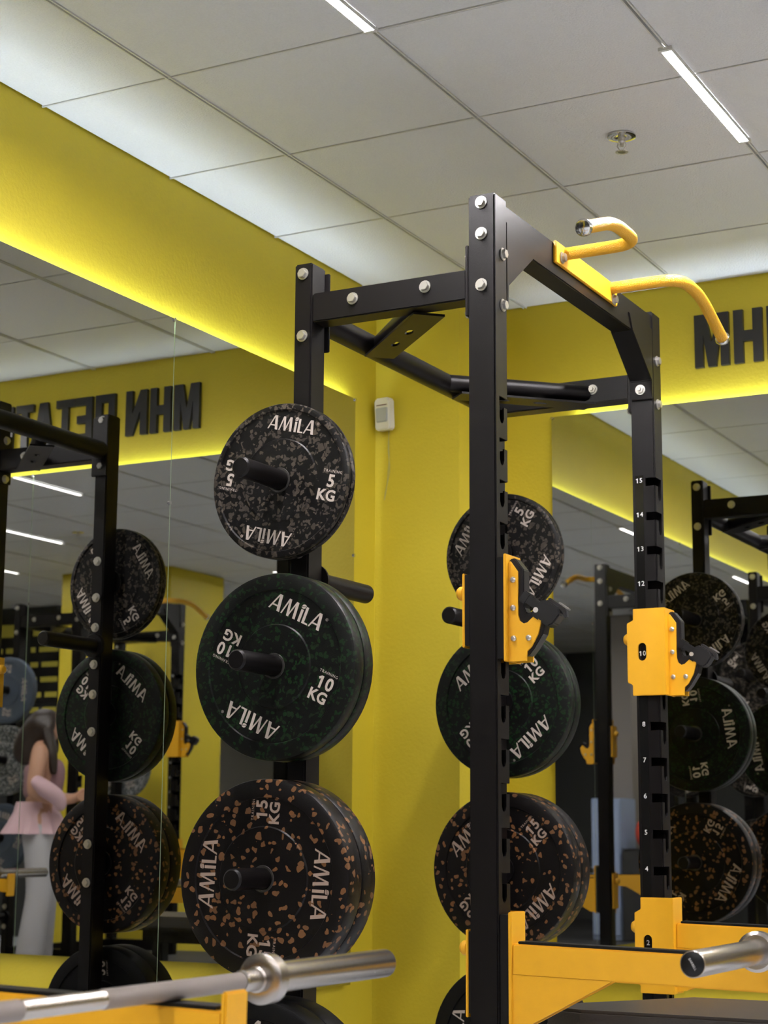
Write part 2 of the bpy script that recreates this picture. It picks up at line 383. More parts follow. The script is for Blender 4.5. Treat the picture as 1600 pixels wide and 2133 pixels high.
# motion sensor on the pillar
t = empty('motion_sensor', (-2.893, 5.474, 2.345)); tag(t, 'white motion sensor high on the yellow pillar in the corner', 'sensor')
MB().box(-.012, .012, -.02, 0, -.02, .02).build('bracket', M_WHITE, t)
rz = R(-8)
MB().prism([(-.028, -.058), (.028, -.058), (.033, -.045), (.033, .045), (.026, .058), (-.026, .058), (-.033, .045), (-.033, -.045)], -.05, -.016, 'Y').build('housing', M_WHITE, t, rot=(R(4), 0, rz), bevel=.004)
MB().prism([(-.024, -.03), (.024, -.03), (.026, .022), (-.026, .022)], -.054, -.045, 'Y').build('lens', M_LENS, t, rot=(R(4), 0, rz), bevel=.003)
MB().box(-.022, .022, -.0515, -.049, .03, .033).build('indicator_bar', mat('dark_red', (.12, .03, .02), .4), t, rot=(R(4), 0, rz))
MB().tube(rounded([(.0, -.004, -.05), (-.006, -.004, -.12), (.004, -.004, -.2), (-.018, -.003, -.29), (-.02, -.0025, -.31), (-.01, -.0025, -.26), (.0, -.003, -.15), (-.004, -.004, -.05)], .03), .0016, 6).build('cable', mat('yellowed_cable', (.45, .40, .10), .6), t, smooth=True)

# raised black letters on the back wall
t = empty('wall_lettering', (-1.884, YB, 2.489)); tag(t, 'raised black capital letters fixed high on the yellow back wall', 'lettering')
Hh = .19; s_ = .034
def glyph(ch, w):
    if ch == 'M': return [[(0, 0), (s_ * .9, 0), (s_ * .9, Hh * .62), (w / 2 - s_ * .42, 0), (w / 2 + s_ * .42, 0), (w - s_ * .9, Hh * .62), (w - s_ * .9, 0), (w, 0), (w, Hh), (w - s_ * 1.25, Hh), (w / 2, Hh * .46), (s_ * 1.25, Hh), (0, Hh)]]
    if ch == 'H': return [[(0, 0), (s_, 0), (s_, Hh * .4), (w - s_, Hh * .4), (w - s_, 0), (w, 0), (w, Hh), (w - s_, Hh), (w - s_, Hh * .6), (s_, Hh * .6), (s_, Hh), (0, Hh)]]
    if ch == 'N': return [[(0, 0), (s_, 0), (s_, Hh * .52), (w - s_, 0), (w, 0), (w, Hh), (w - s_, Hh), (w - s_, Hh * .48), (s_, Hh), (0, Hh)]]
    if ch == 'P': return [[(0, 0), (s_, 0), (s_, Hh - s_), (w - s_, Hh - s_), (w - s_, 0), (w, 0), (w, Hh), (0, Hh)]]
    if ch == 'E': return [[(0, 0), (w, 0), (w, s_), (s_, s_), (s_, Hh * .41), (w * .9, Hh * .41), (w * .9, Hh * .59), (s_, Hh * .59), (s_, Hh - s_), (w, Hh - s_), (w, Hh), (0, Hh)]]
    if ch == 'T': return [[(w / 2 - s_ / 2, 0), (w / 2 + s_ / 2, 0), (w / 2 + s_ / 2, Hh - s_), (w, Hh - s_), (w, Hh), (0, Hh), (0, Hh - s_), (w / 2 - s_ / 2, Hh - s_)]]
    if ch == 'A': return [[(0, 0), (s_, 0), (s_ * 1.25, Hh * .2), (w - s_ * 1.25, Hh * .2), (w - s_, 0), (w, 0), (w / 2 + s_ * .62, Hh), (w / 2 - s_ * .62, Hh)]]
for ch, x0, x1 in [('M', 0, .124), ('H', .141, .243), ('N', .259, .366), ('P', .421, .523), ('E', .538, .628), ('T', .634, .730), ('A', .744, .850), ('T', .852, .947), ('E', .962, 1.052)]:
    g = MB()
    for poly in glyph(ch, x1 - x0): g.prism(poly, -.016, 0, 'Y')
    if ch == 'A':
        me = g.mesh('letter', M_LETTER)
        w = x1 - x0
        me = boolean_cut(me, MB().prism([(s_ * 1.62, Hh * .36), (w - s_ * 1.62, Hh * .36), (w / 2, Hh * .74)], -.02, .004, 'Y').mesh('c'), M_LETTER)
        inst('letter', me, t, (x0, 0, 0))
    else: g.build('letter', M_LETTER, t, (x0, 0, 0))

# ------------------------------------------------------------------ racks
Z = lambda z: z + CZ
RW, RD = .025, .035          # rear post half sizes
FH = .035                    # front post half size
bolt_me = MB().lathe([(0, -.0035), (.0155, -.0035), (.0155, 0), (0, 0)], 'Y', 16).prism([(.0115 * math.cos(k * PI / 3), .0115 * math.sin(k * PI / 3)) for k in range(6)], -.0115, -.003, 'Y').mesh('bolt', M_BOLT, bevel=.0008)
nut_me = MB().lathe([(0, -.0035), (.015, -.0035), (.015, 0), (0, 0)], 'Y', 16).prism([(.0115 * math.cos(k * PI / 3 + .2), .0115 * math.sin(k * PI / 3 + .2)) for k in range(6)], -.0105, -.003, 'Y').lathe([(0, -.017), (.0055, -.017), (.006, -.0155), (.006, -.01), (0, -.01)], 'Y', 12).mesh('bolt', M_BOLT)
def front_post_mesh(inner):
    """hollow square post; keyhole slots open on the inner/front corner; inner=+1 inner face is +Y"""
    h = Z(1.5075); w = .004
    me = MB().box(-FH, FH, -FH, FH, 0, h).mesh('p', M_STEEL, bevel=.004)
    me = boolean_cut(me, MB().box(-FH + w, FH - w, -FH + w, FH - w, .02, h - .004).mesh('c'), M_STEEL)
    c = MB()
    for n in range(1, 16):
        zt = Z(1.012 - .1 * (15 - n))
        ya, yb = (-.014, FH + .01) if inner > 0 else (-FH - .01, .014)
        c.box(FH - .030, FH + .01, ya, yb, zt - .024, zt)
        cyy = 0
        poly = [(cyy - .0125, zt - .0235), (cyy + .0125, zt - .0235), (cyy + .0125, zt - .052), (cyy + .007, zt - .062), (cyy, zt - .066), (cyy - .007, zt - .062), (cyy - .0125, zt - .052)]
        c.prism(poly, FH - .008, FH + .01, 'X')
    return boolean_cut(me, c.mesh('c', merge=False), M_STEEL)
POST_B, POST_C = front_post_mesh(1), front_post_mesh(-1)
def plate_box(m, *a, bevel=.002): return MB().box(*a).mesh('p', m, bevel=bevel)
PEG_OUT = [Z(.835), Z(.386), Z(-.105), Z(-.60)]
PEG_IN = [Z(.61)]
peg_me = MB().lathe([(0, -.275), (.020, -.275), (.0245, -.270), (.0245, -.012), (.038, -.012), (.042, -.006), (.042, 0), (0, 0)], 'Y', 28).mesh('storage_peg', M_STEEL, True)

def make_rack(name):
    t = empty(name)
    # posts
    rear = MB().box(-RW, RW, -RD, RD, 0, Z(1.4067)).mesh('rear_post', M_STEEL, bevel=.004)
    pA = inst('rear_post', rear, t); pD = inst('rear_post', rear, t, (0, W, 0))
    pB = inst('front_post', POST_B, t, (L, 0, 0)); pC = inst('front_post', POST_C, t, (L, W, 0))
    # number strip on the inner face of the far front post
    st = boxm('number_strip', M_STRIP, -.0255, -.0015, -FH - .0012, -FH, Z(-.50), Z(1.02), pC)
    for n in range(1, 16):
        inst('numeral', digits_mesh(str(n), .019, .0004, M_NUM, .0002), st, (-.0135, -FH - .0014, Z(1.005 - .1 * (15 - n))))
    # bolts on posts
    def bolts(parent, lst, me=bolt_me, rz=0):
        for p in lst: inst('bolt', me, parent, p, (0, 0, rz))
    bolts(pA, [(0, -RD, Z(1.379)), (0, -RD, Z(1.218))])
    bolts(pB, [(0, -FH, Z(1.486)), (0, -FH, Z(1.408)), (0, -FH, Z(1.281))])
    bolts(pB, [(FH, .008, Z(1.364)), (FH, .008, Z(1.237))], rz=PI / 2)
    bolts(pC, [(FH, .0, Z(1.364)), (FH, .0, Z(1.234))], rz=PI / 2)
    bolts(pC, [(0, FH, Z(1.486)), (0, FH, Z(1.408)), (0, FH, Z(1.281))], rz=PI)
    for post, sgn in ((pA, 1), (pD, -1)):
        zz = sorted(set([z + d for z in PEG_OUT + PEG_IN for d in (-.062, .062)]))
        bolts(post, [(0, RD * sgn, z) for z in zz], rz=PI if sgn > 0 else 0)
        bolts(post, [(0, -RD * sgn, z) for z in zz if z < 2.0], rz=0 if sgn > 0 else PI)
    bolts(pD, [(0, RD, Z(1.379)), (0, RD, Z(1.218))], rz=PI)
    bolts(pD, [(0, -RD, Z(1.385)), (0, -RD, Z(1.225))])
    # side beams with end plates
    for y, s_ in ((0, 1), (W, -1)):
        bm_ = boxm('side_beam', M_STEEL, RW, L - FH - .008, y - .03, y + .03, Z(1.252), Z(1.326), t, bevel=.003)
        pl = boxm('end_plate', M_STEEL, L - FH - .009, L - FH, y - .034, y + .034, Z(1.21), Z(1.385), t, bevel=.002)
        bolts(pl, [(L - FH - .009, y + .0, Z(1.225)), (L - FH - .009, y, Z(1.365))], rz=-PI / 2)
        yo = y - .03 * s_
        bolts(bm_, [(.14, yo, Z(1.297)), (.34, yo, Z(1.299))], rz=0 if s_ > 0 else PI)
        # bolt of the corner brace, nut side looking into the rack
        bolts(bm_, [(.338, y + .03 * s_, Z(1.293))], nut_me, rz=PI if s_ > 0 else 0)
        # base
        boxm('base_beam', M_STEEL, RW + .001, L - FH - .001, y - .03, y + .03, .02, .09, t, bevel=.003)
        # diagonal round brace and slotted plate in the corner
        y1 = y + .345 * s_
        MB().tube([(.005, y1, Z(1.28)), (.315, y + .02 * s_, Z(1.285))], .025, 18).build('corner_brace', M_STEEL, t, smooth=True)
        d = Vector((.30, -.32 * s_)).normalized(); nrm = Vector((-d.y, d.x)) * .040
        q0, q1 = Vector((.03, y1 - .03 * s_)), Vector((.325, y + .022 * s_))
        po = [tuple(q0 - nrm), tuple(q0 + nrm), tuple(q1 + nrm), tuple(q1 - nrm)]
        bp = MB().prism(po, Z(1.243), Z(1.249), 'Z').mesh('brace_plate', M_STEEL)
        cut = MB()
        for f in (.34, .62):
            c0 = q0.lerp(q1, f)
            cut.prism([(c0.x + .023 * math.cos(a) * d.x - .010 * math.sin(a) * d.y, c0.y + .023 * math.cos(a) * d.y + .010 * math.sin(a) * d.x) for a in [k * PI / 6 for k in range(12)]], Z(1.23), Z(1.26), 'Z')
        inst('brace_plate', boolean_cut(bp, cut.mesh('c', merge=False), M_STEEL), t)
    boxm('base_beam', M_STEEL, -RW, RW, RD, W - RD, .02, .09, t, bevel=.003)
    # rear round crossbar with end plates
    MB().tube([(0, RD + .004, Z(1.28)), (0, W - RD - .004, Z(1.28))], .0305, 24).build('rear_crossbar', M_STEEL, t, smooth=True)
    for y, s_ in ((RD, 1), (W - RD, -1)):
        boxm('end_plate', M_STEEL, -RW - .004, RW + .010, min(y, y + .008 * s_), max(y, y + .008 * s_), Z(1.19), Z(1.395), t, bevel=.002)
    # front top beam with gussets
    boxm('front_beam', M_STEEL, L - .028, L + .031, FH, W - FH, Z(1.408), Z(1.497), t, bevel=.003)
    for s_ in (1, -1):
        y0 = FH if s_ > 0 else W - FH
        g = MB().prism([(y0, Z(1.455)), (y0 + .19 * s_, Z(1.455)), (y0 + .165 * s_, Z(1.408)), (y0 + .014 * s_, Z(1.297)), (y0 + .010 * s_, Z(1.243)), (y0, Z(1.243))], L - .031, L + .035, 'X').build('gusset', M_STEEL, t, bevel=.002)
        bolts(g, [(L, y0 + .012 * s_, Z(1.271))], nut_me, rz=PI if s_ > 0 else 0)
    # pull-up handles on a yellow plate
    pu = boxm('pull_up_plate', M_YEL, L + .031, L + .040, .335, .775, Z(1.440), Z(1.499), t, bevel=.002)
    bolts(pu, [(L + .040, .372, Z(1.462)), (L + .040, .745, Z(1.452))], rz=PI / 2)
    for y, s_ in ((.405, -1), (.735, 1)):
        pth = rounded([(L + .036, y, Z(1.482)), (L + .235, y, Z(1.482)), (L + .235, y + .175 * s_, Z(1.482)), (L + .235, y + .37 * s_, Z(1.408))], .065)
        h = MB().tube(pth, .0165, 16).build('pull_up_handle', M_GRIP, t, smooth=True)
        e, q = pth[-1], (pth[-1] - pth[-2]).normalized()
        MB().tube([e - q * .004, e + q * .0, e + q * .006, e + q * .012, e + q * .014], [.0195, .0215, .0215, .018, .010], 20).build('end_cap', M_CHROME, h, smooth=True)
    # storage pegs
    for z in PEG_OUT:
        inst('storage_peg', peg_me, t, (0, -RD, z)); inst('storage_peg', peg_me, t, (0, W + RD, z), (0, 0, PI))
    for z in PEG_IN:
        inst('storage_peg', peg_me, t, (0, RD, z), (0, 0, PI)); inst('storage_peg', peg_me, t, (0, W - RD, z))
    return t
rack = make_rack('power_rack'); rack.location = (XA, YA, 0)
tag(rack, 'black steel power rack with yellow pull-up handles in the centre', 'power rack', 'power racks')
X2, Y2 = -2.24, 2.26                           # front far post of the neighbouring rack
X3, Y3 = 1.25, 1.40                           # the same post of the rack across the aisle (turned round)
Y4 = 4.05
racks = [(X2 - L, Y2 - W, 0, 0, 'power rack left of the picture holding the foreground barbell'),
         (X3 + L, Y3 + W, .06, PI, 'power rack across the aisle reflected beside the standing woman'),
         (X3 + L, Y4 + W, 0, PI, 'power rack across the aisle whose yellow arm tip shows at the mirror edge')]
rack_objs = [rack]
for x, y, z, rz, lb in racks:
    c = copy_tree(rack); c.location = (x, y, z); c.rotation_euler = (0, 0, rz); tag(c, lb); rack_objs.append(c)

# lifting platform below the rack across the aisle
tag(boxm('lifting_platform', M_RUBBER, .35, 2.1, 1.02, 3.5, 0.0, .06, bevel=.004), 'low black rubber platform under the mirrored rack and woman', 'platform')

# ------------------------------------------------------------------ j-hooks and safety arms (lift off the posts)
def slotted_web(poly, hx, hz, name):
    me = MB().prism(poly, -.048, -.042, 'Y').mesh(name, M_YEL, bevel=.0012)
    k = [(hx + .0125 * math.cos(a), hz + .013 + .0125 * math.sin(a)) for a in [i * PI / 8 for i in range(9)]] + [(hx + .0125 * math.cos(a), hz - .013 + .0125 * math.sin(a)) for a in [PI + i * PI / 8 for i in range(9)]]
    return boolean_cut(me, MB().prism(k, -.06, -.03, 'Y').mesh('c'), M_YEL)
rivet = MB().lathe([(0, -.006), (.004, -.0055), (.007, -.002), (.007, 0), (0, 0)], 'Y', 14).mesh('rivet', M_BOLT, True)
knob_me = MB().lathe([(0, -.026), (.012, -.024), (.0165, -.018), (.0165, -.008), (.010, -.004), (.010, 0), (0, 0)], 'X', 24).mesh('knob', M_YEL, True)
def make_hook(name):
    """origin: post centre at the hook's lower edge; web on the -Y face, hook towards +X"""
    t = empty(name)
    web = [(-.040, 0), (.059, 0), (.059, .247), (-.036, .247), (-.036, .215), (-.055, .205), (-.055, .040), (-.040, .030)]
    inst('bracket_web', slotted_web(web, -.0105, .124, 'bracket_web'), t)
    boxm('bracket_flange', M_YEL, .052, .059, -.046, .036, 0, .247, t, bevel=.0015)
    boxm('bracket_flange', M_YEL, -.055, -.049, -.046, .030, .036, .208, t, bevel=.0015)
    boxm('protector_pad', M_PLASTIC, .0355, .0515, -.040, .034, .006, .24, t, bevel=.001)
    boxm('protector_pad', M_PLASTIC, -.0485, -.0355, -.040, .030, .04, .205, t, bevel=.001)
    inst('knob', knob_me, t, (-.055, 0, .165))
    prof = [(.059, 0), (.059, .226), (.064, .230), (.082, .205), (.082, .105), (.086, .092), (.095, .085), (.105, .087), (.124, .103), (.139, .090), (.131, .060), (.115, .032), (.104, .022), (.102, .008), (.102, 0)]
    for y0, y1 in ((-.022, -.017), (.017, .022)):
        h = MB().prism(prof, y0, y1, 'Y').build('hook_plate', M_YEL, t)
        for (x, z) in ((.070, .187), (.070, .122), (.071, .052), (.108, .052)):
            inst('rivet', rivet, h, (x, y0 if y0 < 0 else y1, z), (0, 0, 0 if y0 < 0 else PI))
    lin = [(.060, .015), (.060, .236), (.073, .238), (.095, .210), (.096, .122), (.101, .110), (.110, .110), (.128, .122), (.150, .098), (.141, .060), (.120, .028), (.106, .012)]
    MB().prism(lin, -.0165, .0165, 'Y').build('hook_liner', M_LINER, t, bevel=.002)
    return t
def make_arm(name, length=.79):
    """origin: post centre at arm-top height; web on the -Y face"""
    t = empty(name)
    web = [(-.034, -.195), (.064, -.195), (.064, .062), (-.030, .062), (-.030, .030), (-.048, .020), (-.048, -.165), (-.034, -.175)]
    inst('bracket_web', slotted_web(web, -.0105, -.064, 'bracket_web'), t)
    boxm('bracket_flange', M_YEL, .056, .064, -.046, .030, -.195, .062, t, bevel=.0015)
    boxm('bracket_flange', M_YEL, -.048, -.042, -.046, .030, -.168, .022, t, bevel=.0015)
    boxm('protector_pad', M_PLASTIC, .0355, .0555, -.040, .028, -.19, .056, t, bevel=.001)
    boxm('protector_pad', M_PLASTIC, -.0415, -.0355, -.040, .028, -.16, .018, t, bevel=.001)
    inst('knob', knob_me, t, (-.048, 0, -.02))
    a = empty('arm', (.064, 0, 0), (0, R(1.2), 0)); a.parent = t
    n = length - .064
    MB().box(0, n, -.025, .025, -.074, -.006).build('arm_tube', M_YEL, a, bevel=.003)
    MB().box(.012, n - .012, -.022, .022, -.006, 0).build('plastic_strip', M_PLASTIC, a, bevel=.0015)
    MB().box(n, n + .010, -.030, .030, -.095, .022).build('end_stop', M_YEL, a, bevel=.003)
    MB().prism([(0, -.072), (.235, -.072), (.22, -.080), (.03, -.185), (0, -.19)], -.024, -.018, 'Y').build('gusset_plate', M_YEL, a)
    MB().prism([(0, -.072), (.235, -.072), (.22, -.080), (.03, -.185), (0, -.19)], .018, .024, 'Y').build('gusset_plate', M_YEL, a)
    return t
hook_C = make_hook('j_hook'); arm_C = make_arm('safety_arm')
def mirrored(o, name):
    """the opposite-hand version: every part mirrored in Y"""
    t = empty(name)
    def rec(src, parent):
        c = src.copy(); col.objects.link(c); c.parent = parent
        if c.data is not None:
            me = src.data.copy(); me.transform(Matrix.Diagonal((1, -1, 1, 1))); me.flip_normals(); c.data = me
        c.location = (src.location.x, -src.location.y, src.location.z)
        e = src.rotation_euler; c.rotation_euler = (-e.x, e.y, -e.z)
        for ch in src.children: rec(ch, c)
    for ch in o.children: rec(ch, t)
    return t
hook_B = mirrored(hook_C, 'j_hook'); arm_B = mirrored(arm_C, 'safety_arm')
def on_rack(o, rk, lx, ly, z):
    """stand a thing at a place given in the rack's own axes"""
    m = Matrix.Translation(rk[0]) @ Matrix.Rotation(rk[1], 4, 'Z')
    o.location = m @ Vector((lx, ly, z)); o.rotation_euler = (0, 0, rk[1])
RK = [((XA, YA, 0), 0)] + [((x, y, z), rz) for x, y, z, rz, _ in racks]
HZ = Z(.385); AZ = Z(-.234)
hl = [('yellow j-hook with a black liner on the near front rack post', 'yellow j-hook on the numbered right rack post at hole 10'),
      ('yellow j-hook on the near post of the rack left of the picture', 'yellow j-hook reflected in the back mirror on the far tall post'),
      ('yellow j-hook on the mirrored post behind the standing woman', 'yellow j-hook reflected in the left mirror between grey and green plates'),
      ('yellow j-hook on the rack opposite, post nearest the back wall', 'yellow j-hook on the rack opposite, post nearest the woman')]
al = [('yellow safety arm with gusset on the near front rack post', 'yellow safety arm behind, on the numbered right rack post'),
      ('yellow safety arm on the near post of the rack left of the picture', 'yellow safety arm under the foreground barbell at the lower left'),
      ('yellow safety arm on the mirrored post behind the standing woman', 'yellow safety arm on the mirrored post beside the yellow pier'),
      ('yellow safety arm on the rack opposite, nearest the back wall', 'yellow safety arm tip reflected left of the standing woman')]
for k, rk in enumerate(RK):
    for s_, (src, ly) in enumerate(((hook_B, 0), (hook_C, W))):
        o = src if k == 0 else copy_tree(src); on_rack(o, rk, L, ly, HZ + rk[0][2]); tag(o, hl[k][s_], 'j-hook', 'j-hooks on the racks')
    for s_, (src, ly) in enumerate(((arm_B, 0), (arm_C, W))):
        o = src if k == 0 else copy_tree(src); on_rack(o, rk, L, ly, AZ + rk[0][2]); tag(o, al[k][s_], 'safety arm', 'safety arms on the racks')

# clamp collars clipped onto the hook tips
def make_clamp(lb, loc, rot):
    t = empty('clamp_collar', loc, rot); tag(t, lb, 'clamp collar', 'black clamp collars on the hooks')
    MB().box(-.050, -.030, -.021, .021, -.015, .013).build('jaw', M_PLASTIC, t, bevel=.003)
    for y0, y1 in ((-.022, -.014), (.014, .022)):
        boxm('side_rail', M_PLASTIC, -.034, .006, y0, y1, -.010, .010, t, bevel=.002)
    MB().prism([(-.004, -.026), (.044, -.026), (.052, -.012), (.052, .014), (.040, .024), (.006, .024), (-.004, .012)], -.025, .025, 'Y').build('collar_body', M_PLASTIC, t, bevel=.003)
    MB().prism([(.004, .024), (.050, .020), (.062, .010), (.066, .016), (.054, .030), (.006, .031)], -.012, .012, 'Y').build('lever', M_LINER, t, bevel=.002)
    MB().box(.030, .058, -.010, .010, .031, .035).build('lever_tab', mat('grey_tab', (.16, .15, .14), .4), t, bevel=.001)
    MB().lathe([(0, -.027), (.006, -.027), (.006, .027), (0, .027)], 'Y', 14, mtx=Matrix.Translation((.0, 0, -.010))).build('hinge_pin', M_BOLT, t, smooth=True)
xB = XA + L
make_clamp('black clamp collar clipped on the near yellow j-hook', (xB + .130, YA, HZ + .122), (R(0), R(36), R(8)))
make_clamp('black clamp collar clipped on the right yellow j-hook at hole 10', (xB + .130, YA + W, HZ + .122), (R(0), R(33), R(6)))
C3 = Matrix.Translation(RK[2][0]) @ Matrix.Rotation(PI, 4, 'Z') @ Vector((L + .130, W, HZ + .182))
make_clamp('black clamp collar reflected in the left mirror on the far hook', C3, (0, R(30), PI))

# ------------------------------------------------------------------ weight plates
def amila(size, m):
    g = MB(); th = .0006
    def stroke(a, b, w, ox):
        """slanted bar from a to b with horizontal width w"""
        g.prism([((ox + a[0]) * size, a[1] * size), ((ox + a[0] + w) * size, a[1] * size), ((ox + b[0] + w) * size, b[1] * size), ((ox + b[0]) * size, b[1] * size)], -th, 0, 'Y')
    def letA(ox):
        stroke((0, 0), (.40, .90), .10, ox); stroke((.40, .90), (.47, 1), .10, ox); stroke((.62, 0), (.47, 1), .20, ox); stroke((.15, .25), (.19, .34), .50, ox)
    def letM(ox):
        stroke((0, 0), (.26, .98), .09, ox); stroke((.44, 0), (.27, 1), .16, ox); stroke((.47, 0), (.80, .98), .09, ox); stroke((.90, 0), (.80, 1), .18, ox)
    letA(0); letM(.92)
    stroke((2.20, 0), (2.18, .74), .17, 0)
    stroke((2.50, 0), (2.47, .98), .17, 0); stroke((2.50, 0), (2.50, .10), .42, 0)
    letA(2.98)
    c = (2.29, .93)
    for h, s_ in ((0, 1), (PI, -1)):
        g.prism([((c[0] + .02 * s_ + .15 * math.cos(h + a)) * size, (c[1] + .022 * s_ + .11 * math.sin(h + a)) * size) for a in [k * PI / 8 + .35 for k in range(9)]], -th, 0, 'Y')
    me = g.mesh('brand_lettering', m, merge=False)
    me.transform(Matrix.Translation((-1.92 * size, 0, -.5 * size)))
    return me
def reg_mark(m): return text_mesh('®', .010, .0004, m)
KIND = {   # kg: radius, thickness, hub radius, rim radius, rubber, print, colour word
    '5': (.190, .021, .100, .172, F5, M_PRINT5, 'grey-flecked'),
    '10': (.222, .044, .0975, .180, F10, M_PRINT5, 'green-flecked'),
    '15': (.2275, .064, .117, .1835, F15, M_PRINT15, 'orange-flecked'),
    '20': (.2275, .072, .117, .1835, F20, M_PRINT5, 'plain black'),
    'B': (.215, .050, .100, .178, FBL, M_PRINT5, 'blue-grey'),
    'G': (.225, .044, .100, .180, FGR, M_PRINT5, 'pale speckled')}
def make_plate(kg):
    Rr, th, rh, rr, m, pm, _ = KIND[kg]
    t = empty('bumper_plate')
    prof = [(.0275, .0008), (rh, .0008), (rh + .003, .0042), (rr, .0042), (rr + .0025, .0), (Rr - .007, 0), (Rr - .002, .002), (Rr, .007)]
    prof = prof + [(r, th - y) for r, y in reversed(prof)]
    MB().lathe(prof, 'Y', 72, closed=True).build('rubber_disc', m, t, smooth=True)
    MB().lathe([(.0255, -.0005), (.030, -.0005), (.031, .0012), (.031, th - .0012), (.030, th + .0005), (.0255, th + .0005)], 'Y', 40, closed=True).build('steel_insert', M_INSERT, t, smooth=True)
    sz = .0345 * Rr / .19
    logo = amila(sz, pm); rc = (rh + rr) / 2 + .002
    num = {'B': '20', 'G': '10'}.get(kg, kg)
    n_me = digits_mesh(num, .042, .0006, pm, .0011); k_me = text_mesh('KG', .037, .0006, pm, .0011, 1.05); tr = text_mesh('TRAINING', .0095, .0004, pm, .0, 1.25); rg = reg_mark(pm)
    for face in (0, 1):
        rot0 = PI * face; y = .0042 if not face else th - .0042
        for s_ in (0, 1):
            a = PI * s_
            def put(name, me, px, pz, spin=0):
                # position in the face plane, then turned by a (upside-down copy) and to the back face
                v = Matrix.Rotation(a, 4, 'Y') @ Vector((px, 0, pz))
                q = (Matrix.Rotation(rot0, 4, 'Z') @ Matrix.Rotation(a + spin, 4, 'Y')).to_euler()
                p = Matrix.Rotation(rot0, 4, 'Z') @ v
                inst(name, me, t, (p.x, y, p.z), q)
            put('brand_lettering', logo, 0, rc)
            put('weight_lettering', n_me, rc + .004, .017); put('weight_lettering', k_me, rc - .002, -.018)
            put('series_lettering', tr, rc + .004, .0415)
            put('series_lettering', rg, 2.02 * sz + .004, rc + .3 * sz)
    return t
protos = {}
def plate(kg, loc, rz, ang, lb, grp):
    if kg not in protos: o = protos[kg] = make_plate(kg)
    else: o = copy_tree(protos[kg])
    o.location = loc
    o.rotation_euler = (Matrix.Rotation(rz, 4, 'Z') @ Matrix.Rotation(R(ang), 4, 'Y')).to_euler()
    return tag(o, lb, 'weight plate', grp)
WORD = {'5': 'five', '10': 'ten', '15': 'fifteen', '20': 'twenty', 'B': '', 'G': ''}
def load(rk, side, peg, kg, n, gap, angs, where, grp):
    """n plates on the outer peg of the near (side=-1) or far (side=+1) rear post of a rack"""
    Rr, th = KIND[kg][:2]; colr = KIND[kg][6]
    z = PEG_OUT[peg] - .0255 + .0245 + rk[0][2]
    m = Matrix.Translation((rk[0][0], rk[0][1], 0)) @ Matrix.Rotation(rk[1], 4, 'Z')
    for i in range(n):
        d = gap + i * (th + .0012)                     # distance of the inner face from the post centre
        if side < 0: ly, rz, a = -(d + th), 0, angs[i]
        else: ly, rz, a = W + d, 0, angs[i]
        p = m @ Vector((0, ly, 0))
        if rk[1]:
            p = m @ Vector((0, ly, 0)); rz += rk[1]
        pos = ('outer' if i == n - 1 else 'inner') if n > 1 else 'single'
        nm = {'5': '5 kg', '10': '10 kg', '15': '15 kg', '20': '20 kg', 'B': 'large', 'G': 'large'}[kg]
        plate(kg, (p.x, p.y, z), rz, a, f'{colr} {nm} bumper plate, {pos} one {where}', grp)
r1 = RK[0]
gn = 'plates on the near rear post'; gf = 'plates on the far rear post'
load(r1, -1, 0, '5', 2, .093, [60, 13], 'on the near rear post', gn)
load(r1, -1, 1, '10', 2, .058, [80, 25], 'on the near rear post', gn)
load(r1, -1, 2, '15', 2, .050, [10, 94], 'on the near rear post', gn)
load(r1, -1, 3, '20', 2, .050, [10, 20], 'on the near rear post', gn)
load(r1, 1, 0, '5', 2, .060, [121, -35], 'on the far post behind the yellow hook', gf)
load(r1, 1, 1, '10', 2, .050, [138, 82], 'on the far post behind the yellow hook', gf)
load(r1, 1, 2, '15', 2, .050, [134, 120], 'on the far post behind the yellow hook', gf)
load(r1, 1, 3, '20', 2, .050, [95, 20], 'on the far post behind the yellow hook', gf)
r2k = RK[1]
for pg, kg, a in ((0, '5', 40), (1, '5', 100), (2, '5', 20)):
    load(r2k, 1, pg, kg, 1, .052, [a], f'on the neighbouring rack, {("top", "middle", "bottom")[pg]} peg', 'plates on the neighbouring rack')
r3k = RK[2]
for pg, kg, a in ((0, 'B', 90), (1, 'G', 60), (2, 'B', 15)):
    load(r3k, -1, pg, kg, 1, .06, [a], f'reflected behind the standing woman, {("topmost", "middle", "lowest")[pg]}', 'plates on the rack across the aisle')
for pg, kg, a in ((1, 'G', 60),):
    load(r3k, 1, pg, kg, 1, .06, [a], 'on the rack across, next to the yellow pier', 'plates on the rack across the aisle')

